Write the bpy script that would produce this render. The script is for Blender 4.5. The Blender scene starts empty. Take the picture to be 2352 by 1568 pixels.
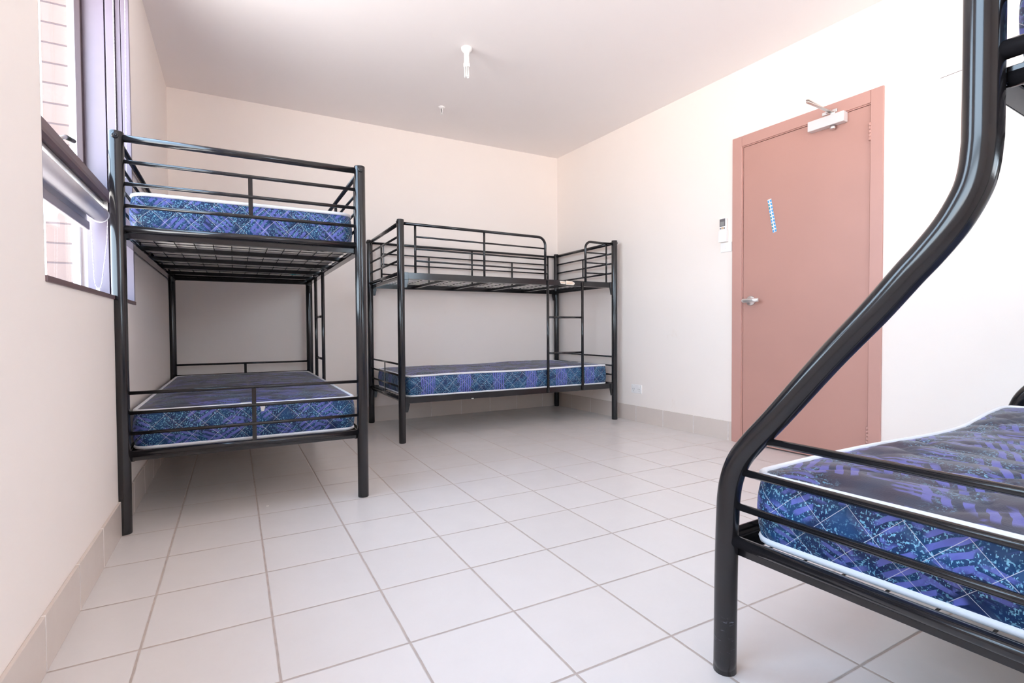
import bpy, bmesh, math, random
from mathutils import Vector, Matrix
random.seed(7)
C = bpy.context.scene.collection
PI = math.pi
scn = bpy.context.scene

# ------------------------------------------------------------------ materials
class NT:
    def __init__(s, name):
        s.m = bpy.data.materials.new(name); s.m.use_nodes = True
        s.t = s.m.node_tree; s.t.nodes.clear()
        s.out = s.n('ShaderNodeOutputMaterial')
    def n(s, typ, **kw):
        o = s.t.nodes.new(typ)
        for k, v in kw.items(): setattr(o, k, v)
        return o
    def put(s, sock, v):
        if v is None: return
        if isinstance(v, bpy.types.NodeSocket): s.t.links.new(v, sock)
        else:
            if isinstance(v, (tuple, list)) and len(v) == 3 and sock.type == 'RGBA': v = (*v, 1)
            sock.default_value = v
    def math(s, op, a, b=None, c=None, clamp=False):
        o = s.n('ShaderNodeMath', operation=op, use_clamp=clamp)
        s.put(o.inputs[0], a); s.put(o.inputs[1], b); s.put(o.inputs[2], c)
        return o.outputs[0]
    def mix(s, f, a, b):
        o = s.n('ShaderNodeMix', data_type='RGBA')
        s.put(o.inputs[0], f); s.put(o.inputs[6], a); s.put(o.inputs[7], b)
        return o.outputs[2]
    def coord(s, which='Object'):
        return s.n('ShaderNodeTexCoord').outputs[which]
    def mapping(s, vec, scale=(1, 1, 1), rot=(0, 0, 0), loc=(0, 0, 0)):
        o = s.n('ShaderNodeMapping'); s.put(o.inputs[0], vec)
        o.inputs['Location'].default_value = loc; o.inputs['Rotation'].default_value = rot; o.inputs['Scale'].default_value = scale
        return o.outputs[0]
    def noise(s, vec, scale, detail=2, rough=.5, dist=0):
        o = s.n('ShaderNodeTexNoise'); s.put(o.inputs['Vector'], vec)
        o.inputs['Scale'].default_value = scale; o.inputs['Detail'].default_value = detail
        o.inputs['Roughness'].default_value = rough; o.inputs['Distortion'].default_value = dist
        return o.outputs[0]
    def step(s, x, lo, hi):
        o = s.n('ShaderNodeMapRange', interpolation_type='SMOOTHSTEP'); s.put(o.inputs[0], x)
        o.inputs[1].default_value = lo; o.inputs[2].default_value = hi
        return o.outputs[0]
    def xyz(s, vec):
        o = s.n('ShaderNodeSeparateXYZ'); s.put(o.inputs[0], vec); return o.outputs
    def bump(s, h, strength=.3, dist=.01):
        o = s.n('ShaderNodeBump'); o.inputs['Strength'].default_value = strength; o.inputs['Distance'].default_value = dist
        s.put(o.inputs['Height'], h); return o.outputs[0]
    def bsdf(s, color, rough=.5, metal=0, spec=.5, normal=None, **kw):
        b = s.n('ShaderNodeBsdfPrincipled')
        s.put(b.inputs['Base Color'], color); s.put(b.inputs['Roughness'], rough); s.put(b.inputs['Metallic'], metal)
        s.put(b.inputs['Specular IOR Level'], spec)
        if normal is not None: s.put(b.inputs['Normal'], normal)
        for k, v in kw.items(): s.put(b.inputs[k.replace('_', ' ')], v)
        s.t.links.new(b.outputs[0], s.out.inputs[0]); return b

def simple(name, color, rough=.5, metal=0, spec=.5, var=.04, scale=20, bump=0, **kw):
    t = NT(name); co = t.coord()
    nz = t.noise(co, scale, 3)
    dark = tuple(c * (1 - var) for c in color); lite = tuple(min(1, c * (1 + var)) for c in color)
    t.bsdf(t.mix(nz, dark, lite), rough, metal, spec, t.bump(nz, bump, .002) if bump else None, **kw)
    return t.m

def wall_paint(name, color, stains=True):
    t = NT(name); co = t.coord()
    a = t.noise(co, 1.7, 4, .6); b = t.noise(co, 160, 2)
    col = t.mix(a, tuple(c * .965 for c in color), color)
    if stains:                       # rubbed marks low on the walls
        sp = t.noise(t.mapping(co, (1, 1, .45)), 5.5, 4, .6, .6)
        z = t.xyz(co)[2]
        f = t.math('MULTIPLY', t.step(sp, .66, .76), t.math('MULTIPLY', t.step(z, 1.3, .2), .35))
        col = t.mix(f, col, (color[0] * .8, color[1] * .68, color[2] * .55))
    t.bsdf(col, .62, 0, .3, t.bump(b, .05, .002))
    return t.m

def tile_mat(name, use=(1, 1), grout=(.52, .445, .40), tone=1.0):
    """beige ceramic tiles on a 0.3 m grid of the room; use = which of x and y carry joints"""
    t = NT(name); co = t.coord(); x, y, z = t.xyz(co)
    wob = t.math('MULTIPLY', t.math('SUBTRACT', t.noise(co, 14, 2), .5), .0022)
    ds = []
    for k, s in enumerate((x, y)):
        if not use[k]: continue
        q = t.math('ADD', s, wob)
        fr = t.math('SUBTRACT', t.math('FRACT', t.math('ADD', t.math('DIVIDE', q, .3), .5)), .5)
        ds.append(t.math('MULTIPLY', t.math('ABSOLUTE', fr), .3))
    d = ds[0] if len(ds) == 1 else t.math('MINIMUM', ds[0], ds[1])
    g = t.step(d, .0036, .0024)
    cell = t.n('ShaderNodeCombineXYZ')
    t.put(cell.inputs[0], t.math('ROUND', t.math('SUBTRACT', t.math('DIVIDE', x, .3), .5)))
    t.put(cell.inputs[1], t.math('ROUND', t.math('SUBTRACT', t.math('DIVIDE', y, .3), .5)))
    wn = t.n('ShaderNodeTexWhiteNoise'); t.put(wn.inputs['Vector'], cell.outputs[0])
    cl = t.noise(co, 9, 5, .62); fine = t.noise(co, 90, 3)
    k = t.math('ADD', t.math('MULTIPLY', cl, .5), t.math('ADD', t.math('MULTIPLY', wn.outputs[0], .35), t.math('MULTIPLY', fine, .2)))
    col = t.mix(k, (.675, .64, .62) if tone == 1 else (.65, .56, .50), (.75, .72, .705) if tone == 1 else (.71, .63, .57))
    gn = t.mix(t.noise(co, 30, 3), tuple(c * .62 for c in grout), tuple(c * 1.12 for c in grout))
    col = t.mix(g, col, gn)
    rough = t.math('ADD', .20, t.math('ADD', t.math('MULTIPLY', g, .4), t.math('MULTIPLY', cl, .1)))
    h = t.math('SUBTRACT', t.math('MULTIPLY', cl, .12), t.step(d, .0050, .0022))
    t.bsdf(col, rough, 0, .45, t.bump(h, .5, .0018))
    return t.m

def stroke_mask(t, uv, scale, rot, seed, density=.53):
    """clusters of brush strokes, all lying one way inside a cluster"""
    v = t.mapping(uv, (scale, scale, 1), (0, 0, 0), (seed, seed * .7, 0))
    vo = t.n('ShaderNodeTexVoronoi', feature='F1'); t.put(vo.inputs['Vector'], v); vo.inputs['Scale'].default_value = 1
    vo.inputs['Randomness'].default_value = .8
    clus = t.step(vo.outputs['Distance'], .50, .40)
    bands = t.n('ShaderNodeTexWave', wave_type='BANDS', bands_direction='X')
    t.put(bands.inputs['Vector'], t.mapping(uv, (1, 1, 1), (0, 0, rot)))
    bands.inputs['Scale'].default_value = scale * 1.55; bands.inputs['Distortion'].default_value = 2.2
    bands.inputs['Detail'].default_value = 1; bands.inputs['Detail Scale'].default_value = 1.3
    st = t.step(bands.outputs['Fac'], density - .1, density)
    brk = t.step(t.noise(t.mapping(uv, (1, .35, 1), (0, 0, rot), (seed, 0, 0)), scale * 2.4, 2), .38, .44)
    return t.math('MULTIPLY', t.math('MULTIPLY', clus, st), brk)

def specks(t, uv, scale):
    sn = t.n('ShaderNodeVectorMath', operation='SNAP'); t.put(sn.inputs[0], uv); sn.inputs[1].default_value = (.0013, .0018, 1)
    zone0 = uv; uv = sn.outputs[0]
    a = t.noise(t.mapping(uv, (1, .55, 1)), scale, 2, .6)
    b = t.noise(t.mapping(uv, (.5, 1, 1), (0, 0, .3), (3, 1, 0)), scale * .8, 2, .6)
    zone = t.step(t.noise(zone0, 16, 2), .32, .50)
    return t.math('MULTIPLY', t.math('MAXIMUM', t.step(a, .575, .61), t.math('MULTIPLY', t.step(b, .60, .64), .8)), zone)

def fabric_side(name, rot, bars=False, seed=0.0):
    t = NT(name); uv = t.coord('UV'); u, v, _ = t.xyz(uv)
    base = t.mix(t.step(t.noise(uv, 13, 2), .4, .62), (.010, .024, .090), (.008, .050, .145))
    if bars:                         # upright bars in blocks along the side
        fr = t.math('SUBTRACT', t.math('FRACT', t.math('DIVIDE', u, .29)), .5)
        wob = t.math('MULTIPLY', t.math('SUBTRACT', t.noise(t.mapping(uv, (1, .3, 1)), 60, 1), .5), .2)
        blk = t.step(t.math('ABSOLUTE', t.math('ADD', fr, wob)), .185, .165)
        bw = t.n('ShaderNodeTexWave', wave_type='BANDS', bands_direction='X'); t.put(bw.inputs['Vector'], uv)
        bw.inputs['Scale'].default_value = 19; bw.inputs['Distortion'].default_value = .8
        m = t.math('MULTIPLY', blk, t.step(bw.outputs['Fac'], .30, .42))
    else:
        m = t.math('MAXIMUM', stroke_mask(t, uv, 9.5, rot, seed), t.math('MULTIPLY', stroke_mask(t, uv, 11, -rot * 1.3, seed + 4.3), .8))
    sp = specks(t, uv, 260)
    col = t.mix(sp, base, (.20, .46, .62))
    col = t.mix(m, col, t.mix(t.noise(uv, 40, 2), (.085, .10, .38), (.14, .165, .49)))
    # quilting thread, a lattice of diamonds
    a = .092
    d1 = t.math('ABSOLUTE', t.math('SUBTRACT', t.math('FRACT', t.math('DIVIDE', t.math('ADD', u, v), a)), .5))
    d2 = t.math('ABSOLUTE', t.math('SUBTRACT', t.math('FRACT', t.math('DIVIDE', t.math('SUBTRACT', u, v), a)), .5))
    d = t.math('MINIMUM', d1, d2)
    col = t.mix(t.math('MULTIPLY', t.step(d, .0105, .0055), .75), col, (.62, .62, .68))
    h = t.math('ADD', t.step(d, 0, .22), t.math('MULTIPLY', t.noise(uv, 300, 1), .05))
    t.bsdf(col, .5, 0, .35, t.bump(h, .55, .006), Sheen_Weight=.08, Sheen_Roughness=.4)
    return t.m

def fabric_top(name, rot, seed=0.0):
    t = NT(name); uv = t.coord('UV')
    base = t.mix(t.step(t.noise(uv, 11, 2), .4, .62), (.036, .034, .062), (.026, .038, .074))
    m = t.math('MAXIMUM', stroke_mask(t, uv, 7.0, rot, seed), t.math('MULTIPLY', stroke_mask(t, uv, 9.5, rot + 1.9, seed + 2.1), .9))
    col = t.mix(t.math('MULTIPLY', specks(t, uv, 210), t.step(t.noise(uv, 6, 2), .46, .6)), base, (.17, .36, .50))
    col = t.mix(m, col, t.mix(t.noise(uv, 40, 2), (.085, .090, .33), (.14, .145, .43)))
    t.bsdf(col, .46, 0, .38, t.bump(t.noise(uv, 330, 1), .25, .002), Sheen_Weight=.12, Sheen_Roughness=.35)
    return t.m

def glass_mat():
    t = NT('window glass')
    tr = t.n('ShaderNodeBsdfTransparent'); tr.inputs[0].default_value = (.97, .985, .98, 1)
    gl = t.n('ShaderNodeBsdfGlossy'); gl.inputs['Roughness'].default_value = .02
    lw = t.n('ShaderNodeLayerWeight'); fr = t.math('ADD', t.math('MULTIPLY', t.math('POWER', lw.outputs['Facing'], 5), .16), .03)
    mx = t.n('ShaderNodeMixShader'); t.put(mx.inputs[0], fr)
    t.t.links.new(tr.outputs[0], mx.inputs[1]); t.t.links.new(gl.outputs[0], mx.inputs[2])
    t.t.links.new(mx.outputs[0], t.out.inputs[0])
    return t.m

def metal_black(worn=False):
    t = NT('worn black powder coat' if worn else 'black powder coat'); co = t.coord()
    nz = t.noise(co, 35, 3)
    sc = t.step(t.noise(t.mapping(co, (1, 1, 5)), 24, 5, .7), .775, .80)     # small scuffs
    col = t.mix(t.math('MULTIPLY', sc, .35), t.mix(nz, (.0095, .0085, .0095), (.014, .0125, .0140)), (.09, .09, .10))
    if worn:                         # scraped paint round the foot of the post
        z = t.xyz(co)[2]; ring = t.math('MULTIPLY', t.step(z, .155, .125), t.step(z, .03, .06))
        rub = t.step(t.noise(t.mapping(co, (1, 1, 3.5), (.25, 0, 0)), 42, 5, .75), .60, .64)
        col = t.mix(t.math('MULTIPLY', t.math('MULTIPLY', ring, rub), .55), col, (.16, .17, .21))
    t.bsdf(col, t.math('ADD', .135, t.math('MULTIPLY', nz, .03)), 0, .55, t.bump(t.noise(co, 420, 1), .012, .001))
    return t.m

def brick_mat():
    t = NT('pink face brick'); co = t.coord(); x, y, z = t.xyz(co)
    k = t.math('DIVIDE', t.math('SUBTRACT', z, 1.2726), .0866)
    d = t.math('ABSOLUTE', t.math('SUBTRACT', t.math('FRACT', t.math('ADD', k, .5)), .5))
    j = t.step(d, .05, .03)
    wn = t.n('ShaderNodeTexWhiteNoise', noise_dimensions='1D'); t.put(wn.inputs['W'], t.math('FLOOR', k))
    b = t.mix(wn.outputs[0], (.175, .122, .106), (.215, .160, .138))
    b = t.mix(t.noise(co, 60, 3), b, (.185, .132, .116))
    t.bsdf(t.mix(j, b, (.10, .072, .070)), .9, 0, .2, t.bump(t.math('SUBTRACT', 1, j), .6, .006))
    return t.m

M = {}
M['wall'] = wall_paint('cream wall paint', (.935, .855, .795))
M['ceil'] = wall_paint('ceiling paint', (.935, .885, .865), False)
M['floor'] = tile_mat('beige floor tile')
M['skirt_y'] = tile_mat('beige skirting tile side', (0, 1), (.86, .80, .76), .88)
M['skirt_x'] = tile_mat('beige skirting tile back', (1, 0), (.86, .80, .76), .88)
M['black'] = metal_black(); M['black_worn'] = metal_black(True)
M['door'] = simple('dusty pink door paint', (.51, .275, .228), .42, 0, .45, .05, 3.0)
M['frame'] = simple('dusty pink frame paint', (.55, .305, .258), .40, 0, .45, .03, 8)
M['mauve'] = simple('mauve window paint', (.20, .165, .205), .38, 0, .45, .05, 14, .05)
M['mauve_shaded'] = simple('shaded mauve paint', (.15, .092, .098), .35, 0, .5, .05, 14)  # same mauve paint, shade of the room-facing parts put into the colour
M['brown'] = simple('dark window seal', (.050, .026, .028), .45)  # flat dark brown for the sashes and the scuff mark
M['brick'] = brick_mat()
M['glass'] = glass_mat()
M['white_plastic'] = simple('white plastic', (.90, .88, .86), .35, 0, .5, .01)
M['blind'] = simple('pale blind fabric', (.62, .585, .60), .7, 0, .3, .03, 60)
M['blind_bar'] = simple('grey mauve blind bar', (.33, .29, .31), .45)
M['alu'] = simple('brushed aluminium', (.66, .63, .60), .28, .9, .5, .05, 40)
M['chrome'] = simple('satin chrome', (.80, .78, .77), .36, 1.0, .5, .02)
M['closer'] = simple('pale silver closer paint', (.74, .70, .69), .4, .15, .5, .02)
M['piping'] = simple('white mattress piping', (.80, .80, .83), .7, 0, .3, .04, 300, .2)
M['ticking'] = simple('pale mattress underside', (.80, .765, .70), .85, 0, .2, .06, 30)
M['side_a'] = fabric_side('blue quilted mattress border', .65)
M['side_b'] = fabric_side('blue barred mattress border', 0, True)
M['side_c'] = fabric_side('blue leafy mattress border', .95, False, 5.0)
M['top_a'] = fabric_top('dark blue mattress top', .6)
M['top_b'] = fabric_top('dark blue mattress top streaked', 1.2, 3.0)
M['bulb'] = simple('unlit bulb glass', (.86, .85, .83), .25, 0, .5, .01)
M['screen'] = simple('grey remote screen', (.16, .15, .16), .3)
M['lcd'] = simple('grey lcd', (.30, .30, .29), .35)
M['button'] = simple('pale orange button', (.72, .48, .28), .5)
M['blue'] = simple('blue sticker print', (.07, .36, .72), .45)
M['teal'] = simple('teal blue sticker print', (.03, .30, .40), .45)
M['tealcloth'] = simple('teal scrap cloth', (.02, .32, .36), .8)
M['paper'] = simple('white paper', (.82, .80, .76), .8)
M['label'] = simple('cream paper label', (.78, .70, .60), .6)
M['labelline'] = simple('orange label print', (.72, .40, .22), .6)
M['dark'] = simple('dark hole', (.015, .014, .014), .6)
M['paving'] = simple('pale paving', (.62, .58, .53), .9, 0, .2, .1, 2)

# ------------------------------------------------------------------ mesh helpers
def link(name, bm, mats, parent=None, smooth=False):
    me = bpy.data.meshes.new(name); bm.normal_update(); bm.to_mesh(me); bm.free()
    if not isinstance(mats, (list, tuple)): mats = [mats]
    for m in mats: me.materials.append(m)
    o = bpy.data.objects.new(name, me); C.objects.link(o)
    if parent: o.parent = parent
    return o

def box(bm, x0, x1, y0, y1, z0, z1, bev=0, mi=0):
    vs = [bm.verts.new((x, y, z)) for x in (x0, x1) for y in (y0, y1) for z in (z0, z1)]
    fs = [bm.faces.new([vs[i] for i in f]) for f in ((0, 1, 3, 2), (4, 6, 7, 5), (0, 4, 5, 1), (2, 3, 7, 6), (0, 2, 6, 4), (1, 5, 7, 3))]
    for f in fs: f.material_index = mi
    if bev:
        es = {e for f in fs for e in f.edges}
        r = bmesh.ops.bevel(bm, geom=list(es), offset=bev, segments=2, affect='EDGES', profile=.5)
        for f in r['faces']: f.material_index = mi
    return vs

def poly_prism(bm, pts, axis, a, b, bev=0):
    """extrude a 2-D outline along an axis from a to b; pts in the two other axes in order"""
    def P(p, h):
        return {'x': (h, p[0], p[1]), 'y': (p[0], h, p[1]), 'z': (p[0], p[1], h)}[axis]
    lo = [bm.verts.new(P(p, a)) for p in pts]; hi = [bm.verts.new(P(p, b)) for p in pts]
    n = len(pts); fs = [bm.faces.new(lo), bm.faces.new(hi[::-1])]
    for i in range(n): fs.append(bm.faces.new((lo[i], hi[i], hi[(i + 1) % n], lo[(i + 1) % n])))
    bmesh.ops.recalc_face_normals(bm, faces=fs)
    if bev:
        es = list({e for f in fs for e in f.edges})
        bmesh.ops.bevel(bm, geom=es, offset=bev, segments=1, affect='EDGES')

def tube(bm, pts, r, n=16, closed=False, cap=True):
    pts = [Vector(p) for p in pts]; N = len(pts)
    tang = []
    for i in range(N):
        a = pts[(i - 1) % N] if closed or i > 0 else pts[i]
        b = pts[(i + 1) % N] if closed or i < N - 1 else pts[i]
        tang.append((b - a).normalized())
    t0 = tang[0]; up = Vector((0, 0, 1)) if abs(t0.z) < .9 else Vector((0, 1, 0))
    u = t0.cross(up).normalized(); rings = []; prev = t0
    for i in range(N):
        q = prev.rotation_difference(tang[i]); u = (q @ u); u = (u - tang[i] * u.dot(tang[i])).normalized(); prev = tang[i]
        v = tang[i].cross(u)
        rr = r[i] if isinstance(r, (list, tuple)) else r
        rings.append([bm.verts.new(pts[i] + (u * math.cos(2 * PI * k / n) + v * math.sin(2 * PI * k / n)) * rr) for k in range(n)])
    M_ = N if closed else N - 1
    for i in range(M_):
        A, B = rings[i], rings[(i + 1) % N]
        for k in range(n):
            f = bm.faces.new((A[k], A[(k + 1) % n], B[(k + 1) % n], B[k])); f.smooth = True
    if cap and not closed:
        bm.faces.new(rings[0][::-1]); bm.faces.new(rings[-1])

def fillet(pts, rad, seg=10):
    """polyline with its inner corners rounded"""
    pts = [Vector(p) for p in pts]; out = [pts[0]]
    for i in range(1, len(pts) - 1):
        a, b, c = pts[i - 1], pts[i], pts[i + 1]; r = rad[i - 1] if isinstance(rad, (list, tuple)) else rad
        d1 = (a - b).normalized(); d2 = (c - b).normalized(); ang = d1.angle(d2)
        L = r / math.tan(ang / 2); p1 = b + d1 * L; p2 = b + d2 * L
        ctr = b + (d1 + d2).normalized() * (r / math.sin(ang / 2))
        v1 = p1 - ctr; v2 = p2 - ctr; tot = v1.angle(v2); ax = v1.cross(v2).normalized()
        for k in range(seg + 1): out.append(ctr + Matrix.Rotation(tot * k / seg, 3, ax) @ v1)
    out.append(pts[-1]); return out

def lathe(bm, prof, n=24, centre=(0, 0, 0), axis='z', mi=0):
    """prof: (radius, height) pairs"""
    def P(r, h, a):
        c, s = r * math.cos(a), r * math.sin(a)
        x, y, z = {'z': (c, s, h), 'x': (h, c, s), 'y': (s, h, c)}[axis]
        return (x + centre[0], y + centre[1], z + centre[2])
    rings = [[bm.verts.new(P(r, h, 2 * PI * k / n)) for k in range(n)] for r, h in prof]
    for A, B in zip(rings, rings[1:]):
        for k in range(n):
            f = bm.faces.new((A[k], A[(k + 1) % n], B[(k + 1) % n], B[k])); f.smooth = True; f.material_index = mi
    for R, rev in ((rings[0], True), (rings[-1], False)):
        f = bm.faces.new(R[::-1] if rev else R); f.material_index = mi
    return rings

def thing(name, label, cat, loc=(0, 0, 0), rotz=0, group=None):
    o = bpy.data.objects.new(name, None); C.objects.link(o); o.location = loc; o.rotation_euler = (0, 0, rotz)
    o.empty_display_size = .1
    return tag(o, label, cat, group)
def tag(o, label, cat, group=None):
    o['label'] = label; o['category'] = cat
    if group: o['group'] = group
    return o
def struct(name, bm, mats, label=None):
    o = link(name, bm, mats); o['kind'] = 'structure'
    if label: o['label'] = label
    return o
def dup(root, loc, rotz, label, group=None):
    r = root.copy(); C.objects.link(r); r.location = loc; r.rotation_euler = (0, 0, rotz); tag(r, label, root['category'], group)
    for ch in list(root.children):
        c = ch.copy(); C.objects.link(c); c.parent = r
        for g in list(ch.children):
            d = g.copy(); C.objects.link(d); d.parent = c
    return r
def new(): return bmesh.new()

# ------------------------------------------------------------------ the room
XL = -.186                     # face of the left wall
YB = 2.936                     # face of the back wall
YF = -2.95                     # wall behind the photographer
ZC = 2.568
RW0 = Vector((3.197, 2.936)); RD = Vector((.0490, -.9988))     # right wall: corner and direction
def rw(s): return RW0 + RD * s
S_END = (2.936 - YF) / .9988
WIN = ((.098, 1.392), (-1.62, -.40))
SILL, HEAD = .930, 2.40

bm = new(); xr = rw(S_END).x
vs = [bm.verts.new(p) for p in ((-.42, YF - .1, 0), (xr + .15, YF - .1, 0), (3.45, YB + .1, 0), (-.42, YB + .1, 0))]
bm.faces.new(vs); lo = [bm.verts.new((v.co.x, v.co.y, -.1)) for v in vs]
bm.faces.new(lo[::-1])
for i in range(4): bm.faces.new((vs[i], lo[i], lo[(i + 1) % 4], vs[(i + 1) % 4]))
struct('floor', bm, M['floor'], 'square beige ceramic floor tiles with grey grout')
bm = new(); box(bm, -.42, xr + .15, YF - .1, YB + .1, ZC, ZC + .1); struct('ceiling', bm, M['ceil'])
bm = new(); box(bm, XL - .2, 3.45, YB, YB + .1, 0, ZC); struct('wall_back', bm, M['wall'])
FILL_WIN = (1.45, 3.05)             # unseen rear window, added to brighten the far end
bm = new(); box(bm, XL - .2, FILL_WIN[0], YF - .1, YF, 0, ZC); box(bm, FILL_WIN[1], xr + .1, YF - .1, YF, 0, ZC)
box(bm, FILL_WIN[0], FILL_WIN[1], YF - .1, YF, 0, SILL); box(bm, FILL_WIN[0], FILL_WIN[1], YF - .1, YF, HEAD, ZC); struct('wall_front', bm, M['wall'])

def holed(bm, x0, x1, ys, z0, z1, holes, h0, h1):
    y = ys[0]
    for a, b in sorted(holes):
        box(bm, x0, x1, y, a, z0, z1); box(bm, x0, x1, a, b, z0, h0); box(bm, x0, x1, a, b, h1, z1); y = b
    box(bm, x0, x1, y, ys[1], z0, z1)
bm = new(); holed(bm, -.395, XL, (YF, YB), 0, ZC, WIN, SILL, HEAD); struct('wall_left', bm, M['wall'])
bm = new(); holed(bm, -.496, -.405, (YF - .3, YB + .3), -.1, 2.9, ((WIN[0][0], 1.386), WIN[1]), SILL - .03, HEAD + .02)
struct('wall_outside', bm, M['brick'], 'pink brick outer leaf seen through the window')

# right wall, built in its own frame (x = along the wall, y = out of the room) then placed
def place_rw(o):
    o.location = (RW0.x, RW0.y, 0); o.rotation_euler = (0, 0, math.atan2(RD.y, RD.x)); return o
# local +y of that frame points to the left of the direction, i.e. away from the room (+x); the room is local -y
DS0, DS1, DTOP = 2.066, 2.990, 2.106      # outer edges of the door frame
bm = new()
box(bm, -.02, DS0 + .03, 0, .11, 0, ZC); box(bm, DS0 + .03, DS1 - .03, 0, .11, DTOP - .03, ZC); box(bm, DS1 - .03, S_END, 0, .11, 0, ZC); box(bm, DS0 + .03, DS1 - .03, .05, .11, 0, DTOP - .03)  # last box: unseen panel added to block daylight under the door
wr = place_rw(struct('wall_right', bm, M['wall']))
bm = new(); box(bm, 0, .108, -.0006, .0004, 0, .0022)
sc_ = link('scuff_mark', bm, M['brown'], wr); sc_.location = (3.235, 0, 2.04); sc_.rotation_euler = (0, -.05, 0)
bm = new()      # frame: two jambs and a head with a stop bead
def jamb(a, b, c, d):
    box(bm, a, b, -.012, .10, c, d, .003)
jamb(DS0, DS0 + .073, 0, DTOP); jamb(DS1 - .063, DS1, 0, DTOP); jamb(DS0 + .0735, DS1 - .0635, DTOP - .071, DTOP)
for a, b, c, d in ((DS0 + .072, DS0 + .079, 0, DTOP - .070), (DS0 + .072, DS1 - .062, DTOP - .077, DTOP - .070)):
    box(bm, a, b, -.004, .06, c, d)
place_rw(struct('trim_1', bm, M['frame'], 'dusty pink painted door frame'))
DL0, DL1 = DS0 + .0815, DS1 - .0665
bm = new(); box(bm, DL0, DL1, -.002, .036, .008, DTOP - .0795, .0015)
door = place_rw(struct('door_1', bm, M['door'], 'plain dusty pink painted flush door')); door['category'] = 'door'
# lever handle
h = new(); zH, sH = .980, 2.206
lathe(h, [(.033, -.002), (.033, -.008), (.028, -.012), (.012, -.0125), (.011, -.045)], 28, (sH, 0, zH), 'y')
bmesh.ops.recalc_face_normals(h, faces=h.faces)
hd = link('handle', h, M['chrome'], door); hd['label'] = 'satin chrome lever handle'
h = new(); tube(h, [(sH - .034, -.050, zH), (sH - .02, -.053, zH), (sH + .045, -.053, zH), (sH + .085, -.050, zH)], [.008, .0125, .0125, .0115], 14)
for v in h.verts: v.co.z = zH + (v.co.z - zH) * 1.15; v.co.y = -.052 + (v.co.y + .052) * .7
link('lever', h, M['chrome'], hd)
for z in (1.878, .19):
    h = new()
    for k in range(5): tube(h, [(DL1 + .001, -.010, z - .05 + k * .02), (DL1 + .001, -.010, z - .05 + k * .02 + .019)], .0068, 12)
    box(h, DL1 - .003, DL1 + .006, -.008, .02, z - .05, z + .05)
    link('hinge', h, M['frame'], door)
h = new(); box(h, DL0 - .0016, DL0 + .0006, -.0035, .012, .965, 1.010); link('strike_plate', h, M['dark'], door)
# door closer: body on the leaf, two arms folded out into the room
h = new(); box(h, 2.602, 2.806, -.048, -.002, 1.972, 2.031, .003)
cl = link('door_closer', h, M['closer'], door); cl['label'] = 'pale silver door closer with folding arms'
h = new(); lathe(h, [(.012, 1.951), (.015, 1.955), (.015, 1.972)], 20, (2.735, -.024, 0)); link('closer_knob', h, M['chrome'], cl)
h = new(); lathe(h, [(.013, 2.030), (.013, 2.048)], 20, (2.735, -.024, 0)); link('pinion', h, M['white_plastic'], cl)
def arm(name, p, q, z, w, mat):
    h = new(); p = Vector(p); q = Vector(q); d = (q - p).normalized(); n_ = Vector((-d.y, d.x))
    pts = [p - n_ * w, q - n_ * w * .7]
    for k in range(7):
        a = -PI / 2 + PI * k / 6; pts.append(q + (d * math.cos(a) + n_ * math.sin(a)) * w * .7)
    pts += [q + n_ * w * .7, p + n_ * w]
    for k in range(7):
        a = PI / 2 + PI * k / 6; pts.append(p + (d * math.cos(a) + n_ * math.sin(a)) * w)
    cl_ = [pts[0]]
    for a in pts[1:]:
        if (a - cl_[-1]).length > 1e-5: cl_.append(a)
    poly_prism(h, cl_, 'z', z, z + .006, .001); return link(name, h, mat, cl)
arm('closer_arm', (2.735, -.024), (2.735, -.290), 2.044, .011, M['alu'])
arm('closer_forearm', (2.735, -.290), (2.715, -.030), 2.056, .009, M['alu'])
h = new(); box(h, 2.670, 2.755, -.017, -.012, 2.049, 2.068, .002); box(h, 2.700, 2.728, -.036, -.016, 2.052, 2.066, .002); link('arm_bracket', h, M['chrome'], cl)

# sticker strip on the door: ten blue squares with white lettering strokes
bm = new(); box(bm, -.0135, .0135, -.0005, 0, -.112, .112)
st = tag(link('sticker_strip', bm, M['paper']), 'narrow blue and white sticker strip stuck tilted on the pink door', 'sticker')
p = rw(2.355); st.location = (p.x - .0049, p.y, 1.525); st.rotation_euler = (0, 0, math.atan2(RD.y, RD.x))
st.rotation_euler.rotate(Matrix.Rotation(math.radians(10), 3, Vector((-.9988, -.049, 0))))
for k in range(10):
    z = .1065 - .0222 * k
    h = new(); box(h, -.0128, -.0040, -.0009, 0, z - .0170, z - .0015); link('print_block', h, M['teal'] if k % 3 else M['blue'], st)
    h = new(); poly_prism(h, [(.0012, z - .0012), (.0128, z - .0012), (.0128, z - .0165), (.0062, z - .0165), (.0022, z - .0110)], 'y', -.0009, 0)
    link('print_block', h, M['blue'], st)

# skirting tiles
bm = new(); box(bm, XL, XL + .009, YF, YB - .006, 0, .134, .0015)
for f in bm.faces: f.material_index = 0
struct('baseboard_left', bm, M['skirt_y'])
bm = new(); box(bm, XL, 3.2, YB - .008, YB, 0, .134, .0015); struct('baseboard_back', bm, M['skirt_x'])
for nm, a, b in (('baseboard_right', .009, DS0 - .001), ('baseboard_right_rear', DS1 + .001, S_END)):
    bm = new()
    A, B = rw(a), rw(b); nrm = Vector((-.9988, -.049)) * .008
    poly_prism(bm, [tuple(A), tuple(B), tuple(B + nrm), tuple(A + nrm)], 'z', 0, .134); struct(nm, bm, M['skirt_y'])

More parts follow.
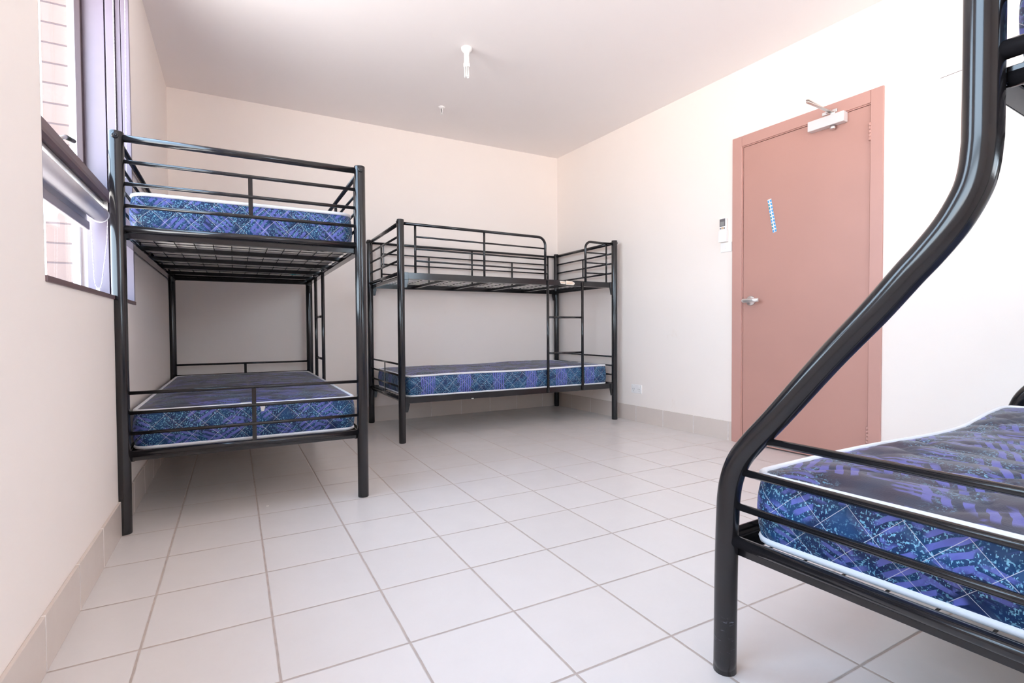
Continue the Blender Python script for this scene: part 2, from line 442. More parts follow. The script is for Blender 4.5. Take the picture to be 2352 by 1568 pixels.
# small wall fittings on the right wall
def on_rw(o, s, z, off=0):
    p = rw(s) + Vector((-.9988, -.049)) * off; o.location = (p.x, p.y, z); o.rotation_euler = (0, 0, math.atan2(RD.y, RD.x)); return o
t = thing('remote_control', 'white air conditioner remote with grey screen in wall holder beside the pink door', 'remote control')
on_rw(t, 1.999, 1.405)
h = new(); box(h, -.026, .026, -.026, -.004, .030, .166, .004); link('body', h, M['white_plastic'], t)
h = new(); box(h, -.031, .031, -.030, 0, 0, .082, .003); link('holder', h, M['white_plastic'], t)
h = new(); box(h, -.0225, .0225, -.0275, -.025, .110, .163, .001); sc2 = link('screen', h, M['screen'], t)
h = new(); box(h, -.016, .016, -.028, -.027, .115, .143); link('display', h, M['lcd'], sc2)
for k, (a, b, m) in enumerate(((-.021, -.009, 'screen'), (-.006, .008, 'button'), (.011, .021, 'screen'))):
    h = new(); box(h, a, b, -.0285, -.0255, .092, .100 if k != 1 else .104, .001); link('button', h, M[m], t)
t = thing('light_switch', 'white light switch plate below the remote and beside the pink door', 'light switch'); on_rw(t, 2.015, 1.334)
h = new(); box(h, -.045, .045, -.008, 0, 0, .068, .003); link('plate', h, M['white_plastic'], t)
h = new(); box(h, -.006, .006, -.012, -.008, .024, .044, .001); link('rocker', h, M['white_plastic'], t)
t = thing('power_outlet', 'white double power outlet low on the right wall above the skirting tiles', 'power outlet'); on_rw(t, 1.142, .243)
h = new(); box(h, -.060, .060, -.009, 0, 0, .074, .003); pl_ = link('plate', h, M['white_plastic'], t)
for sx in (-.032, .032):
    h = new(); box(h, sx - .006, sx + .006, -.012, -.009, .054, .066, .001); link('rocker', h, M['white_plastic'], t)
    h = new()
    for a, b in ((-.009, .030), (.009, .030), (0, .014)): box(h, sx + a - .0014, sx + a + .0014, -.0096, -.0088, b, b + .011)
    link('socket_holes', h, M['lcd'], t)

# ------------------------------------------------------------------ windows
def window(k, y0, y1, full):
    bm = new()
    box(bm, -.352, -.276, y1 - .018, y1, SILL, HEAD)                    # broad jamb board
    box(bm, -.270, -.237, y1 - .022, y1, SILL, HEAD, .002)
    box(bm, -.234, -.218, y1 - .012, y1, SILL, HEAD)
    box(bm, -.214, XL + .002, y1 - .017, y1, SILL, HEAD, .002)
    box(bm, -.276, -.214, y1 - .004, y1, SILL, HEAD)
    box(bm, -.352, XL - .004, y0, y0 + .018, SILL, HEAD)
    box(bm, -.352, XL + .002, y0, y1, HEAD - .018, HEAD)
    o = struct('window_%d' % k, bm, M['mauve'], 'mauve painted two-light window' if full else None)
    h = new(); box(h, -.398, XL + .005, y0, y1, SILL - .012, SILL + .004, .002); link('sill', h, M['mauve_shaded'], o)
    h = new()                                                         # outer frame and sashes
    for a, b, c, d in ((y0, y0 + .03, SILL, HEAD), (y1 - .030, y1, SILL + .012, HEAD), (y0, y1, HEAD - .05, HEAD - .018)):
        box(h, -.402, -.376, a, b, c, d)
    link('outer_frame', h, M['white_plastic'], o)
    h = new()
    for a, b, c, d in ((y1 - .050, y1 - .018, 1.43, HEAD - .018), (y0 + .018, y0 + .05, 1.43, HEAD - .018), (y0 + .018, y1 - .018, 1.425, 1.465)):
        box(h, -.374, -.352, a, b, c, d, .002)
    s = link('sash', h, M['brown'], o)
    h = new(); box(h, -.366, -.362, y0 + .04, y1 - .04, 1.45, HEAD - .03); link('pane', h, M['glass'], s)
    h = new(); box(h, -.392, -.388, y0 + .02, y1 - .02, SILL + .004, 1.40); link('pane', h, M['glass'], o)
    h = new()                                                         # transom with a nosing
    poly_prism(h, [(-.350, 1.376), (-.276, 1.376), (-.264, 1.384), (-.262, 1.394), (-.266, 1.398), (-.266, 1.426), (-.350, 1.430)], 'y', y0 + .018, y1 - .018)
    link('transom', h, M['mauve_shaded'], o)
    if full:
        h = new(); box(h, -.352, -.341, y1 - .475, y1 - .435, 1.462, 1.520, .002); tube(h, [(-.346, y1 - .45, 1.515), (-.346, y1 - .36, 1.550)], .008, 10)
        lt = link('latch', h, M['alu'], s); lt['label'] = 'silver window latch with a black grip'
        h = new(); tube(h, [(-.346, y1 - .350, 1.553), (-.346, y1 - .235, 1.574)], [.009, .009], 12); link('latch_grip', h, M['dark'], o)
    return o
window(1, WIN[0][0], WIN[0][1], True)
window(2, WIN[1][0], WIN[1][1], False)

bm = new()
for a, b, c, d in ((FILL_WIN[0], FILL_WIN[0] + .04, SILL, HEAD), (FILL_WIN[1] - .04, FILL_WIN[1], SILL, HEAD), (FILL_WIN[0], FILL_WIN[1], SILL, SILL + .04), (FILL_WIN[0], FILL_WIN[1], HEAD - .04, HEAD), (2.23, 2.27, SILL, HEAD)):
    box(bm, a, b, YF - .09, YF - .03, c, d)
o = struct('window_3', bm, M['mauve'])  # unseen window added for fill light
h = new(); box(h, FILL_WIN[0] + .03, FILL_WIN[1] - .03, YF - .062, YF - .058, SILL + .03, HEAD - .03); link('pane', h, M['glass'], o)

def bead_chain(h, pts, r=.0022, gap=.0062):
    """small beads strung along a line"""
    pts = [Vector(p) for p in pts]; L = [0]
    for a, b in zip(pts, pts[1:]): L.append(L[-1] + (b - a).length)
    n = int(L[-1] / gap)
    for i in range(n + 1):
        s = min(i * gap, L[-1] - 1e-6); k = max(j for j in range(len(L) - 1) if L[j] <= s)
        p = pts[k].lerp(pts[k + 1], (s - L[k]) / (L[k + 1] - L[k]))
        bmesh.ops.create_icosphere(h, subdivisions=1, radius=r, matrix=Matrix.Translation(p))
    for f in h.faces: f.smooth = True

def roller_blind(label, xc, zc, y0, y1, r, chain, bar=True, clip=None):
    t = thing('roller_blind', label, 'window blind', (xc, y1, zc))
    T = Vector((xc, y1, zc))
    h = new(); tube(h, [(0, y0 - y1, 0), (0, 0, 0)], r, 28); link('roll', h, M['blind'], t)
    h = new(); lathe(h, [(r + .002, -.002), (r + .003, .004), (r - .004, .010), (.006, .012)], 28, (0, 0, 0), 'y'); link('end_cap', h, M['white_plastic'], t)
    h = new(); box(h, -.018, .03, .006, .009, -.02, r + .028); box(h, -.018, .03, -.012, .009, r + .022, r + .028); link('bracket', h, M['alu'], t)
    if bar:
        h = new(); box(h, -.0385, -.0365, y0 - y1 + .02, -.035, -.044, .0); link('blind_cloth', h, M['blind'], t)
        h = new(); box(h, -.046, -.029, y0 - y1 + .015, -.030, -.078, -.040, .004); bb = link('bottom_bar', h, M['blind_bar'], t)
        h = new(); box(h, -.045, -.030, -.030, -.024, -.074, -.044, .002); link('bar_cap', h, M['white_plastic'], bb)
    h = new(); bead_chain(h, [Vector(p) - T for p in chain]); ch = link('pull_chain', h, M['white_plastic'], t); ch['label'] = 'white bead pull chain'
    if clip:
        c = Vector(clip) - T; h = new(); box(h, c.x - .007, c.x + .007, c.y - .004, c.y + .004, c.z - .022, c.z, .002); link('chain_joiner', h, M['white_plastic'], ch)
    return t
roller_blind('pale roller blind rolled up under the window transom', -.300, 1.316, WIN[0][0] + .03, 1.335, .033,
             [(-.331, 1.338, 1.31), (-.329, 1.338, 1.20), (-.324, 1.338, 1.03), (-.320, 1.338, 1.000), (-.311, 1.338, .986), (-.303, 1.338, .990),
              (-.297, 1.338, 1.015), (-.276, 1.338, 1.20), (-.270, 1.338, 1.31)], True, (-.311, 1.338, .990))
roller_blind('white bead chain of the upper roller blind beside the window jamb', -.222, 2.345, WIN[0][0] + .03, 1.335, .030,
             [(-.235, 1.345, 2.34), (-.235, 1.345, 1.50), (-.222, 1.345, 1.47), (-.200, 1.345, 1.50), (-.1915, 1.345, 2.34)], False)
h = new(); box(h, -.346, -.286, WIN[0][0] + .022, 1.372, 1.364, 1.3755, .002)  # flat silver strip under the transom
w1 = bpy.data.objects['window_1']; link('silver_strip', h, M['alu'], w1)

# ------------------------------------------------------------------ single bunk bed (built once in its own frame)
L, W = 1.904, .922
TOPS = (1.456, 1.370, 1.285); LOWS = (.552, .473, .392)

def post_mesh(top=1.566, r=.025):
    h = new()
    lathe(h, [(r * .96, 0), (r, .004), (r, top - .003), (r * .97, top), (r * .80, top + .0005), (r * .78, top - .004), (.003, top - .004)], 24)
    return h
def bolt_mesh(side):
    h = new(); x = side * .0245
    lathe(h, [(.0115, 0), (.0125, side * .0018), (.0085, side * .0035)], 20, (x, 0, 1.546), 'x')
    lathe(h, [(.0045, side * .003), (.0045, side * .0062), (.0025, side * .0062), (.002, side * .004)], 12, (x, 0, 1.546), 'x')
    bmesh.ops.recalc_face_normals(h, faces=h.faces); return h
def strip_mesh(x0, x1, y, z0, z1, side):
    """angle-iron side rail: upright flange outside, foot turned inward"""
    h = new(); o = .0035
    box(h, x0, x1, y - o / 2, y + o / 2, z0, z1, .0008)
    a, b = (y, y + side * .032)
    box(h, x0, x1, min(a, b), max(a, b), z0, z0 + .0035)
    return h
def gusset(h, x, y, z1, sx):
    pts = [(x, z1), (x + sx * .036, z1), (x + sx * .022, z1 - .058), (x, z1 - .058)]
    poly_prism(h, pts, 'y', y - .003, y + .003, .001)
def wire_mesh(x0, x1, y0, y1, z, dx, dy, r=.0017):
    h = new()
    n = round((x1 - x0) / dx)
    for i in range(n + 1):
        x = x0 + (x1 - x0) * i / n; box(h, x - r, x + r, y0, y1, z - r, z + r)
    n = round((y1 - y0) / dy)
    for i in range(n + 1):
        y = y0 + (y1 - y0) * i / n; box(h, x0, x1, y - r, y + r, z + r, z + 3 * r)
    return h
def rail_set(bed, x0, x1, yf, yb, z0, z1, cross, zm, stub=.030):
    """two angle irons, each with its sockets and gussets, the cross bars and the wire base"""
    for y, side in ((yf, 1), (yb, -1)):
        r = link('side_rail', strip_mesh(x0 + .022, x1 - .022, y, z0, z1, side), M['black'], bed)
        for x, sx in ((x0 + .022, 1), (x1 - .022, -1)):
            h = new(); a, b = sorted((x - sx * .002, x + sx * stub)); box(h, a, b, y - .006, y + .006, z0 - .006, z1 + .002, .0015); gusset(h, x - sx * .002, y, z0 - .004, sx)
            link('rail_bracket', h, M['black'], r)
        for x in cross:
            h = new(); lathe(h, [(.0045, side * .001), (.0045, side * .006)], 10, (x, y, z0 + .018), 'y')
            bmesh.ops.recalc_face_normals(h, faces=h.faces); link('bolt', h, M['chrome'], r)
    wm = link('wire_base', wire_mesh(x0 + .03, x1 - .03, yf + .012, yb - .012, zm, .123, .075), M['black'], bed)
    for x in cross:
        h = new(); box(h, x - .013, x + .013, yf + .003, yb - .003, zm - .022, zm - .0025, .001); link('cross_bar', h, M['black'], wm)
    for x in (x0 + .026, x1 - .026):
        h = new(); box(h, x - .012, x + .012, yf + .02, yb - .02, zm - .026, zm - .0025, .001); link('cross_bar', h, M['black'], wm)
    return wm

def make_bunk(label):
    bed = thing('bunk_bed', label, 'bunk bed')
    for x, sx in ((0, -1), (L, 1)):
        for y in (0, W):
            p = link('post', post_mesh(), M['black'], bed); p.location = (x, y, 0)
            link('post_bolt', bolt_mesh(sx), M['black'], p)
        # upper end panel
        h = new(); tube(h, [(x, .018, 1.545), (x, W - .018, 1.545)], .0140, 16); tube(h, [(x, .018, 1.196), (x, W - .018, 1.196)], .0130, 16)
        ep = link('end_rail', h, M['black'], bed)
        for z in TOPS:
            h = new(); tube(h, [(x, .02, z), (x, W - .02, z)], .0078, 12); link('end_bar', h, M['black'], ep)
        h = new(); box(h, x - .0025, x + .0025, W / 2 - .0085, W / 2 + .0085, TOPS[2], TOPS[0]); link('upright', h, M['black'], ep)
        h = new(); tube(h, [(x, .018, .310), (x, W - .018, .310)], .0130, 16); ep = link('end_rail', h, M['black'], bed)
        for z in LOWS:
            h = new(); tube(h, [(x, .02, z), (x, W - .02, z)], .0072, 12); link('end_bar', h, M['black'], ep)
        h = new(); box(h, x - .0025, x + .0025, W / 2 - .0085, W / 2 + .0085, .312, LOWS[0]); link('upright', h, M['black'], ep)
    cross = (.39, .76, 1.13, 1.50)
    rail_set(bed, 0, L, 0, W, 1.155, 1.200, cross, 1.186)
    rail_set(bed, 0, L, 0, W, .276, .320, cross, .306)
    # long front guard with a rounded free end
    h = new(); tube(h, fillet([(.02, 0, 1.541), (1.191, 0, 1.535), (1.191, 0, 1.196)], .065), .0103, 14)
    for x in (.106, .646): tube(h, [(x, 0, 1.198), (x, 0, 1.538)], .0085, 12)
    g = link('guard_rail', h, M['black'], bed)
    for z in (1.452, 1.366, 1.281):
        h = new(); tube(h, [(.106, 0, z + .003), (1.191, 0, z - .006)], .0065, 10); link('guard_bar', h, M['black'], g)
    # short front guard beside the ladder
    h = new(); tube(h, fillet([(L - .02, 0, 1.535), (1.592, 0, 1.535), (1.592, 0, 1.194)], .055), .0103, 14)
    tube(h, [(1.814, 0, 1.196), (1.814, 0, 1.532)], .0075, 12)
    g = link('guard_rail', h, M['black'], bed)
    for z in (1.443, 1.358, 1.271):
        h = new(); tube(h, [(1.594, 0, z), (1.814, 0, z)], .0065, 10); link('guard_bar', h, M['black'], g)
    # back guard
    h = new(); tube(h, [(.02, W, 1.543), (L - .02, W, 1.538)], .0105, 14)
    for x in (.10, .955, 1.802): tube(h, [(x, W, 1.196), (x, W, 1.538)], .0080, 12)
    for x in (.529, 1.385): box(h, x - .008, x + .008, W - .002, W + .002, 1.196, 1.455)
    g = link('guard_rail', h, M['black'], bed)
    for z in (1.456, 1.367, 1.281):
        h = new(); tube(h, [(.10, W, z), (1.802, W, z - .004)], .0065, 10); link('guard_bar', h, M['black'], g)
    # ladder
    h = new()
    for x in (1.212, 1.556): tube(h, [(x, -.004, .282), (x, -.004, 1.190)], .0113, 14)
    ld = link('ladder', h, M['black'], bed)
    for z in (.893, .600):
        h = new(); tube(h, [(1.212, -.004, z), (1.556, -.004, z)], .0082, 12); link('rung', h, M['black'], ld)
    return bed

B2 = (1.2495, 1.972)
bed_back = make_bunk('black metal bunk bed in the far corner, its upper bunk without a mattress')
bed_back.location = (*B2, 0)
B1 = (.7515, .930)
bed_left = dup(bed_back, (*B1, 0), PI / 2, 'black metal bunk bed by the window with blue mattresses on both levels', 'single bunk beds')
bed_back['group'] = 'single bunk beds'
# paper stickers on the far bed's upper front rail
h = new(); poly_prism(h, [(1.328, 1.1925), (1.386, 1.1905), (1.386, 1.166), (1.340, 1.168)], 'y', -.0034, -.0020)
s_ = link('rail_sticker', h, M['label'], bed_back); s_['label'] = 'cream paper sticker'
h = new(); poly_prism(h, [(1.391, 1.196), (1.452, 1.194), (1.474, 1.184), (1.480, 1.174), (1.466, 1.162), (1.391, 1.163)], 'y', -.0034, -.0020)
s2 = link('rail_sticker', h, M['label'], bed_back); s2['label'] = 'cream paper sticker with a rounded end'
for a, b, q in ((1.340, 1.380, s_), (1.398, 1.462, s2), (1.398, 1.455, s2)):
    z = 1.178 if q is s_ else (1.184 if b > 1.46 else 1.173)
    h = new(); box(h, a, b, -.0037, -.0030, z, z + .0035); link('print_band', h, M['labelline'], q)
h = new(); box(h, .530, .548, -.0034, -.001, .2755, .281); link('rail_sticker', h, M['paper'], bed_back)

# ------------------------------------------------------------------ mattresses
def outline(hx, hy, r, n):
    """points of a rounded rectangle at even spacing, starting at (-hx, -hy+r) corner going anticlockwise"""
    segs = []; r = max(r, .0005)
    for (cx, cy, a0) in ((hx - r, -hy + r, -PI / 2), (hx - r, hy - r, 0), (-hx + r, hy - r, PI / 2), (-hx + r, -hy + r, PI)):
        for k in range(13):
            a = a0 + PI / 2 * k / 12; segs.append(Vector((cx + r * math.cos(a), cy + r * math.sin(a))))
    segs.append(segs[0]); Ls = [0]
    for a, b in zip(segs, segs[1:]): Ls.append(Ls[-1] + (b - a).length)
    out = []; k = 0
    for i in range(n):
        s = Ls[-1] * i / n
        while Ls[k + 1] < s: k += 1
        out.append(segs[k].lerp(segs[k + 1], (s - Ls[k]) / max(1e-9, Ls[k + 1] - Ls[k])))
    return out, Ls[-1]

def mattress(label, LX, WY, H, side, top, zoff=lambda x, y: 0, rc=.05, bulge=.012, tape=.0075, wave=0, n=420, phase=0.0, puff=.006, bottom_lift=0):
    t = thing('mattress', label, 'mattress')
    hx, hy = LX / 2, WY / 2
    bm = new(); uvl = bm.loops.layers.uv.new('UVMap')
    NS = 9; rings = []
    base, per = outline(hx, hy, rc, n)
    nrm = []
    for i in range(n):
        d = base[(i + 1) % n] - base[i - 1]; nrm.append(Vector((d.y, -d.x)).normalized())
    for k in range(NS):
        q = k / (NS - 1); z = H * q; off = bulge * math.sin(PI * q) ** .8 if 0 < q < 1 else 0
        rings.append([bm.verts.new((base[i].x + nrm[i].x * off, base[i].y + nrm[i].y * off, z + zoff(base[i].x, base[i].y) * (q if not bottom_lift else 1))) for i in range(n)])
    for k in range(NS - 1):
        for i in range(n):
            j = (i + 1) % n
            f = bm.faces.new((rings[k][i], rings[k][j], rings[k + 1][j], rings[k + 1][i])); f.smooth = True; f.material_index = 0
            us = (i, i + 1, i + 1, i); vv = (k, k, k + 1, k + 1)
            for lp, a, b in zip(f.loops, us, vv): lp[uvl].uv = (per * a / n, H * b / (NS - 1))
    def ztop(x, y, d):
        crown = .010 * min(1, d / .12)
        s = phase
        if wave:      # long waves crossing the bed, closing to lens shapes
            w_ = .40 * math.sin(2 * PI * y / .46 + s) + .08 * math.sin(2 * PI * y / .19 + 2 * s)
            gs = (x / .15 + w_, x / .15 - w_ + .5)
        else:
            w_ = .40 * math.sin(2 * PI * x / .42 + s) + .08 * math.sin(2 * PI * x / .17 + 2 * s)
            gs = (y / .14 + w_, y / .14 - w_ + .5)
        fr = min(abs(g - math.floor(g) - .5) * 2 for g in gs); fr = 1 - fr
        pf = (1 - fr ** 3.4) * puff * min(1, d / .05)
        pf *= .75 + .35 * math.sin(9 * x + 3 * y + s) * math.sin(11 * y + 1.7)
        return H + crown + pf + zoff(x, y)
    prev = rings[-1]; NR = 34; dmax = hy - .012
    for k in range(1, NR + 1):
        d = dmax * (k / NR) ** 1.05
        o_, _ = outline(hx - d, hy - d, max(rc - d, .001), n)
        # keep the ring aligned with the outer one
        cur = []
        for i in range(n):
            b = base[i]
            x = max(-(hx - d), min(hx - d, b.x * (hx - d) / hx)); y = b.y * (hy - d) / hy
            cur.append(bm.verts.new((x, y, ztop(x, y, d))))
        for i in range(n):
            j = (i + 1) % n; f = bm.faces.new((prev[i], prev[j], cur[j], cur[i])); f.smooth = True; f.material_index = 1
            for lp in f.loops: lp[uvl].uv = (lp.vert.co.x + 5, lp.vert.co.y + 5)
        prev = cur
    f = bm.faces.new(prev); f.material_index = 1; f.smooth = True
    for lp in f.loops: lp[uvl].uv = (lp.vert.co.x + 5, lp.vert.co.y + 5)
    f = bm.faces.new(rings[0][::-1]); f.material_index = 2
    link('body', bm, [side, top, M['ticking']], t)
    for z, q in ((H - .001, 1), (tape + .001, 0)):
        h = new(); pts = [(base[i].x + nrm[i].x * .002, base[i].y + nrm[i].y * .002, z + zoff(base[i].x, base[i].y) * (1 if bottom_lift else q)) for i in range(0, n, 2)]
        tube(h, pts, tape, 8, True); link('piping', h, M['piping'], t)
    return t
def put(o, bx, by, z, rot, lx, ly):
    """place a mattress at a point of a bed's own frame"""
    c, s = math.cos(rot), math.sin(rot)
    o.location = (bx + c * lx - s * ly, by + s * lx + c * ly, z); o.rotation_euler = (0, 0, rot)

sag = lambda x, y: .006 * math.sin(2.1 * x + .4) - .004 * math.cos(5 * x + y)
m = mattress('blue quilted mattress on the upper level of the bunk bed by the window', 1.80, .862, .155, M['side_a'], M['top_a'], puff=.006, rc=.06)
put(m, *B1, 1.1935, PI / 2, .952, W / 2 - .002)
m = mattress('blue quilted mattress on the lower level of the bunk bed by the window', 1.80, .866, .158, M['side_c'], M['top_a'], wave=1, phase=1.3, rc=.05)
put(m, *B1, .3138, PI / 2, .952, W / 2)
h = new(); poly_prism(h, [(0, -.010), (.040, -.010), (.040, .006), (0, .006)], 'z', .168, .1695)
tg = link('care_label', h, M['paper'], m); tg.location = (-.898, .010, -.004); tg.rotation_euler = (0, 0, PI / 2)
h = new(); poly_prism(h, [(-.010, .146), (.010, .146), (.005, .124), (-.005, .124)], 'x', 0, .0015)
tg = link('care_label', h, M['paper'], m); tg.location = (-.9145, -.035, 0); tg.rotation_euler = (0, 0, 0)
m = mattress('blue quilted mattress with barred sides on the lower level of the far corner bunk bed', 1.785, .866, .157, M['side_b'], M['top_b'], zoff=sag, wave=0, phase=.6, rc=.045)
put(m, *B2, .3138, 0, .948, W / 2)

# ------------------------------------------------------------------ near bed: single bunk over a double, bent front posts
TH = math.radians(3.0)
nb = thing('bunk_bed', 'black metal bunk bed with bent front posts in the foreground, single over double', 'bunk bed', (1.21, -.756, 0), TH)
WD = 1.372                       # width of the double; local y runs the other way (towards -y)
def bent_post(x):
    pts = [(0, 0), (.002, .20), (.004, .30), (.006, .36), (.009, .41), (.0175, .455), (.036, .500), (.070, .546), (.121, .605), (.223, .730), (.300, .818), (.352, .882), (.380, .915), (.411, .957), (.433, 1.000), (.442, 1.032), (.446, 1.070), (.447, 1.110), (.447, 1.30), (.447, 1.566)]
    # dense, smoothed line through the points
    P = [Vector((x, -a, b)) for a, b in pts]; out = []
    for i in range(len(P) - 1):
        p0 = P[max(i - 1, 0)]; p1 = P[i]; p2 = P[i + 1]; p3 = P[min(i + 2, len(P) - 1)]
        for k in range(5):
            u = k / 5; out.append(.5 * ((2 * p1) + (p2 - p0) * u + (2 * p0 - 5 * p1 + 4 * p2 - p3) * u * u + (3 * p1 - p0 - 3 * p2 + p3) * u ** 3))
    out.append(P[-1]); h = new(); tube(h, out, .0252, 32); return h
def edge_at(z):
    """inner edge offset of the bent post at a height"""
    T_ = [(0, 0), (.36, .006), (.41, .009), (.455, .0175), (.500, .036), (.546, .070), (.605, .121), (.73, .223)]
    for (a, b), (c, d) in zip(T_, T_[1:]):
        if a <= z <= c: return b + (d - b) * (z - a) / (c - a)
    return .447
for x, sx in ((0, -1), (L, 1)):
    p = link('bent_post', bent_post(x), M['black_worn'], nb); p['label'] = 'thick bent tube post'
    p = link('post', post_mesh(), M['black'], nb); p.location = (x, -WD, 0)
    # lower end panel of the double
    h = new(); tube(h, [(x, -.02, .311), (x, -WD + .018, .305)], .0135, 18); e = link('end_rail', h, M['black'], nb)
    for z in (.551, .472, .392):
        h = new(); tube(h, [(x, -edge_at(z) - .015, z), (x, -WD + .02, z - .006)], .0082, 14); link('end_bar', h, M['black'], e)
    h = new(); box(h, x - .0025, x + .0025, -WD / 2 - .0085, -WD / 2 + .0085, .31, .55); link('upright', h, M['black'], e)
    # upper end panel of the single
    h = new(); tube(h, [(x, -.465, 1.545), (x, -WD + .018, 1.545)], .0140, 16); tube(h, [(x, -.462, 1.204), (x, -WD + .018, 1.204)], .0140, 18); e = link('end_rail', h, M['black'], nb)
    for z in TOPS:
        h = new(); tube(h, [(x, -.465, z), (x, -WD + .02, z)], .0078, 12); link('end_bar', h, M['black'], e)
    h = new(); ym = -(.447 + WD) / 2; box(h, x - .0025, x + .0025, ym - .0085, ym + .0085, TOPS[2], TOPS[0]); link('upright', h, M['black'], e)
cross = (.39, .76, 1.13, 1.50)
rail_set(nb, 0, L, -WD, -.447, 1.155, 1.200, cross, 1.186)
rail_set(nb, 0, L, -WD, .008, .276, .323, cross, .300)
for z, ya in ((1.166, -.472), (.298, -.03)):
    h = new()
    if z > 1: tube(h, [(.022, ya, z), (.022, -WD + .02, z)], .0125, 14)
    else:
        tube(h, [(.022, ya, z + .012), (.022, -WD + .02, z + .012)], .0055, 12); box(h, .0205, .0235, -WD + .02, ya, z - .024, z + .012)
    link('inner_rail', h, M['black'], nb)
h = new(); tube(h, [(.02, -WD, 1.543), (L - .02, -WD, 1.543)], .0105, 14)
for x in (.10, .955, 1.802): tube(h, [(x, -WD, 1.196), (x, -WD, 1.538)], .0080, 12)
g = link('guard_rail', h, M['black'], nb)
for z in TOPS:
    h = new(); tube(h, [(.10, -WD, z), (1.802, -WD, z)], .0065, 10); link('guard_bar', h, M['black'], g)
def head_lift(x, y):
    u = x + .938 - 1.28
    return -.034 * math.exp(-(u / (.62 if u < 0 else .28)) ** 2) * (.75 + .25 * max(-1, min(1, y / .65)))
m = mattress('wide blue quilted mattress on the lower level of the foreground bunk bed', 1.77, 1.27, .155, M['side_c'], M['top_b'], zoff=head_lift, wave=1, phase=2.2, rc=.045, tape=.009, n=600, puff=.015, bulge=.014)
put(m, 1.21, -.756, .3095, TH, .938, -.665); m.rotation_euler = (0, 0, TH + math.radians(1.2))
m = mattress('blue quilted mattress on the upper level of the foreground bunk bed', 1.80, .858, .155, M['side_a'], M['top_a'], rc=.03)
put(m, 1.21, -.756, 1.1935, TH, .950, -.907)

# ------------------------------------------------------------------ ceiling fittings and scraps
t = thing('ceiling_light', 'white ceiling lamp holder with a bare compact fluorescent bulb', 'ceiling light', (1.535, 1.452, ZC))
h = new(); lathe(h, [(.012, -.052), (.0165, -.050), (.018, -.030), (.026, -.024), (.033, -.014), (.034, -.003), (.034, 0)], 28); link('base', h, M['white_plastic'], t)
h = new(); lathe(h, [(.0165, -.092), (.0175, -.088), (.0175, -.052), (.012, -.050)], 24); link('lamp_holder', h, M['white_plastic'], t)
h = new(); lathe(h, [(.017, -.120), (.0205, -.116), (.0205, -.096), (.016, -.0925)], 24); bl = link('bulb', h, M['white_plastic'], t)
for a in range(3):
    an = a * 2 * PI / 3 + .4; c_, s_ = math.cos(an), math.sin(an); px, py = -s_ * .0055, c_ * .0055
    h = new(); q = Vector((c_ * .011, s_ * .011, 0)); d = Vector((px, py, 0))
    tube(h, fillet([q + d + Vector((0, 0, -.118)), q + d + Vector((0, 0, -.181)), q - d + Vector((0, 0, -.181)), q - d + Vector((0, 0, -.118))], .0053, 5), .0050, 10)
    link('bulb_tube', h, M['bulb'], bl)
t = thing('sprinkler_head', 'small white sprinkler head on the ceiling near the back wall', 'sprinkler', (1.700, 2.330, ZC))
h = new(); lathe(h, [(.008, -.012), (.024, -.006), (.027, 0)], 24); link('flange', h, M['white_plastic'], t)
h = new(); tube(h, fillet([(0, -.004, -.010), (0, -.013, -.024), (0, -.013, -.040), (0, 0, -.056)], .006, 4), .0028, 8); tube(h, fillet([(0, .004, -.010), (0, .013, -.024), (0, .013, -.040), (0, 0, -.056)], .006, 4), .0028, 8); lathe(h, [(.012, -.060), (.013, -.058), (.004, -.056)], 16); link('frame', h, M['white_plastic'], t)
h = new(); tube(h, [(0, 0, -.014), (0, 0, -.054)], .0032, 10); link('glass_bulb', h, M['dark'], t)

h = new()
for k in range(5):
    a = k * .012
    poly_prism(h, [(a - .036, -.010 + .004 * (k % 2)), (a - .014, -.006), (a - .016, .008), (a - .040, .010 - .003 * k % 3)], 'z', 1.150 - .004 * (k % 3), 1.1515 - .004 * (k % 3))
o = tag(link('cloth_scrap', h, M['tealcloth']), 'scrap of teal cloth caught in the wire base under the upper mattress', 'scrap'); o.location = (.572, 2.085, .0175)
h = new(); poly_prism(h, [(-.006, -.003), (.004, -.006), (.007, .002), (-.002, .006)], 'z', 0, .0012)
o = tag(link('paper_scrap', h, M['paper']), 'tiny white paper scrap on the floor tiles under the window-side bunk bed', 'scrap'); o.location = (.339, 1.004, 0)

# ------------------------------------------------------------------ light: a bright overcast sky through the windows, the rear one added as fill
SKY, GROUND = 6.5, (1.12, 1.075, 1.08, 1)     # overcast sky above, sunlit pale yard below
wd = bpy.data.worlds.new('World'); scn.world = wd; wd.use_nodes = True; nt = wd.node_tree; nt.nodes.clear()
wo = nt.nodes.new('ShaderNodeOutputWorld'); bg = nt.nodes.new('ShaderNodeBackground')
tc = nt.nodes.new('ShaderNodeTexCoord'); sx = nt.nodes.new('ShaderNodeSeparateXYZ'); mr = nt.nodes.new('ShaderNodeValToRGB')
nt.links.new(tc.outputs['Generated'], sx.inputs[0]); nt.links.new(sx.outputs[2], mr.inputs[0])
mp = nt.nodes.new('ShaderNodeMath'); mp.operation = 'MULTIPLY_ADD'; mp.inputs[1].default_value = .5; mp.inputs[2].default_value = .5
nt.links.new(sx.outputs[2], mp.inputs[0]); nt.links.new(mp.outputs[0], mr.inputs[0])
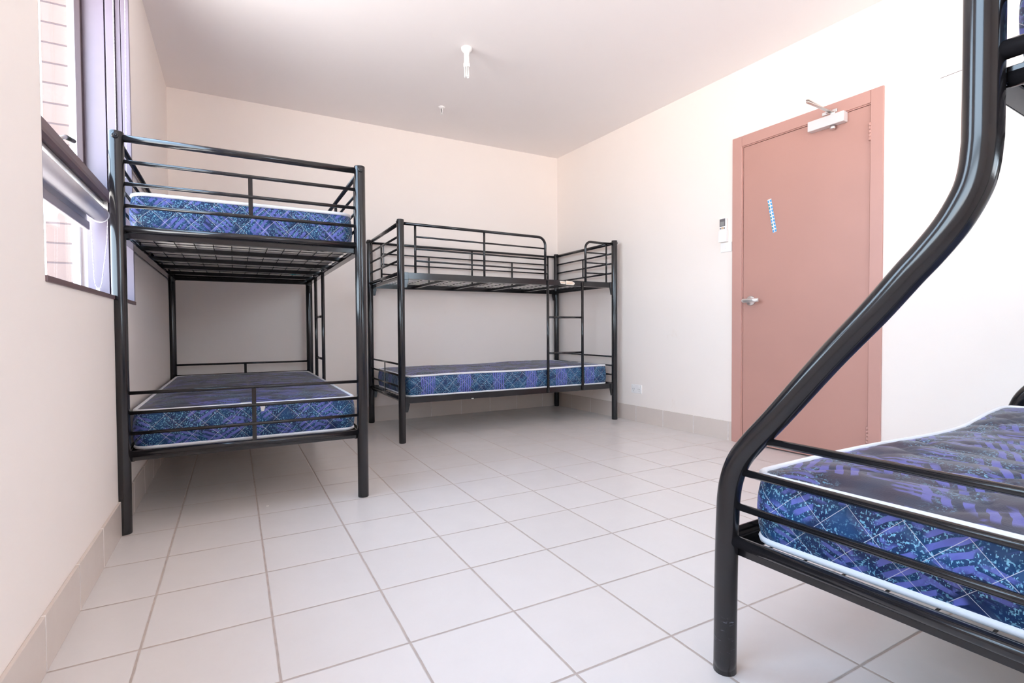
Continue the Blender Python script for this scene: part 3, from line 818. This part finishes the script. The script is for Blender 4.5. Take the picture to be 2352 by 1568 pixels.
cr = mr.color_ramp; cr.elements[0].position = .30; cr.elements[0].color = GROUND
cr.elements[1].position = .95; cr.elements[1].color = (.42, .66, 1.0, 1)
for p_, c_ in ((.47, GROUND), (.53, (.72, .855, 1.0, 1))):
    e_ = cr.elements.new(p_); e_.color = c_
nt.links.new(mr.outputs[0], bg.inputs[0]); bg.inputs[1].default_value = SKY
nt.links.new(bg.outputs[0], wo.inputs[0])
for (y0, y1) in WIN:                  # sky portals, one in each window opening
    l = bpy.data.lights.new('sky_portal', 'AREA'); l.shape = 'RECTANGLE'; l.size = HEAD - SILL; l.size_y = y1 - y0
    l.cycles.is_portal = True
    o = bpy.data.objects.new('sky_portal', l); C.objects.link(o); o.location = (-.51, (y0 + y1) / 2, (SILL + HEAD) / 2); o.rotation_euler = (0, -PI / 2, 0)

l = bpy.data.lights.new('sky_portal', 'AREA'); l.shape = 'RECTANGLE'; l.size = FILL_WIN[1] - FILL_WIN[0]; l.size_y = HEAD - SILL; l.cycles.is_portal = True  # portal of the added fill window
o = bpy.data.objects.new('sky_portal', l); C.objects.link(o); o.location = ((FILL_WIN[0] + FILL_WIN[1]) / 2, YF - .11, (SILL + HEAD) / 2); o.rotation_euler = (PI / 2, 0, PI)

# ------------------------------------------------------------------ camera
cam = bpy.data.cameras.new('camera'); cam.sensor_width = 36; cam.lens = 18.018; cam.clip_start = .02
co = bpy.data.objects.new('camera', cam); C.objects.link(co)
R = Matrix(((.8791737, .0158761, -.4762369), (-.4764668, .0172330, -.8790236), (-.0057485, .9997255, .0227152)))
co.matrix_world = Matrix.Translation((.21945, -1.55472, .79245)) @ R.to_4x4()
scn.camera = co
vs_ = scn.view_settings
vs_.view_transform = 'Standard'; vs_.look = 'None'; vs_.gamma = 1; vs_.use_curve_mapping = False; vs_.exposure = 1.0
scn.cycles.max_bounces = 16; scn.cycles.diffuse_bounces = 10; scn.cycles.glossy_bounces = 6; scn.cycles.transparent_max_bounces = 12
scn.cycles.caustics_reflective = False; scn.cycles.caustics_refractive = False
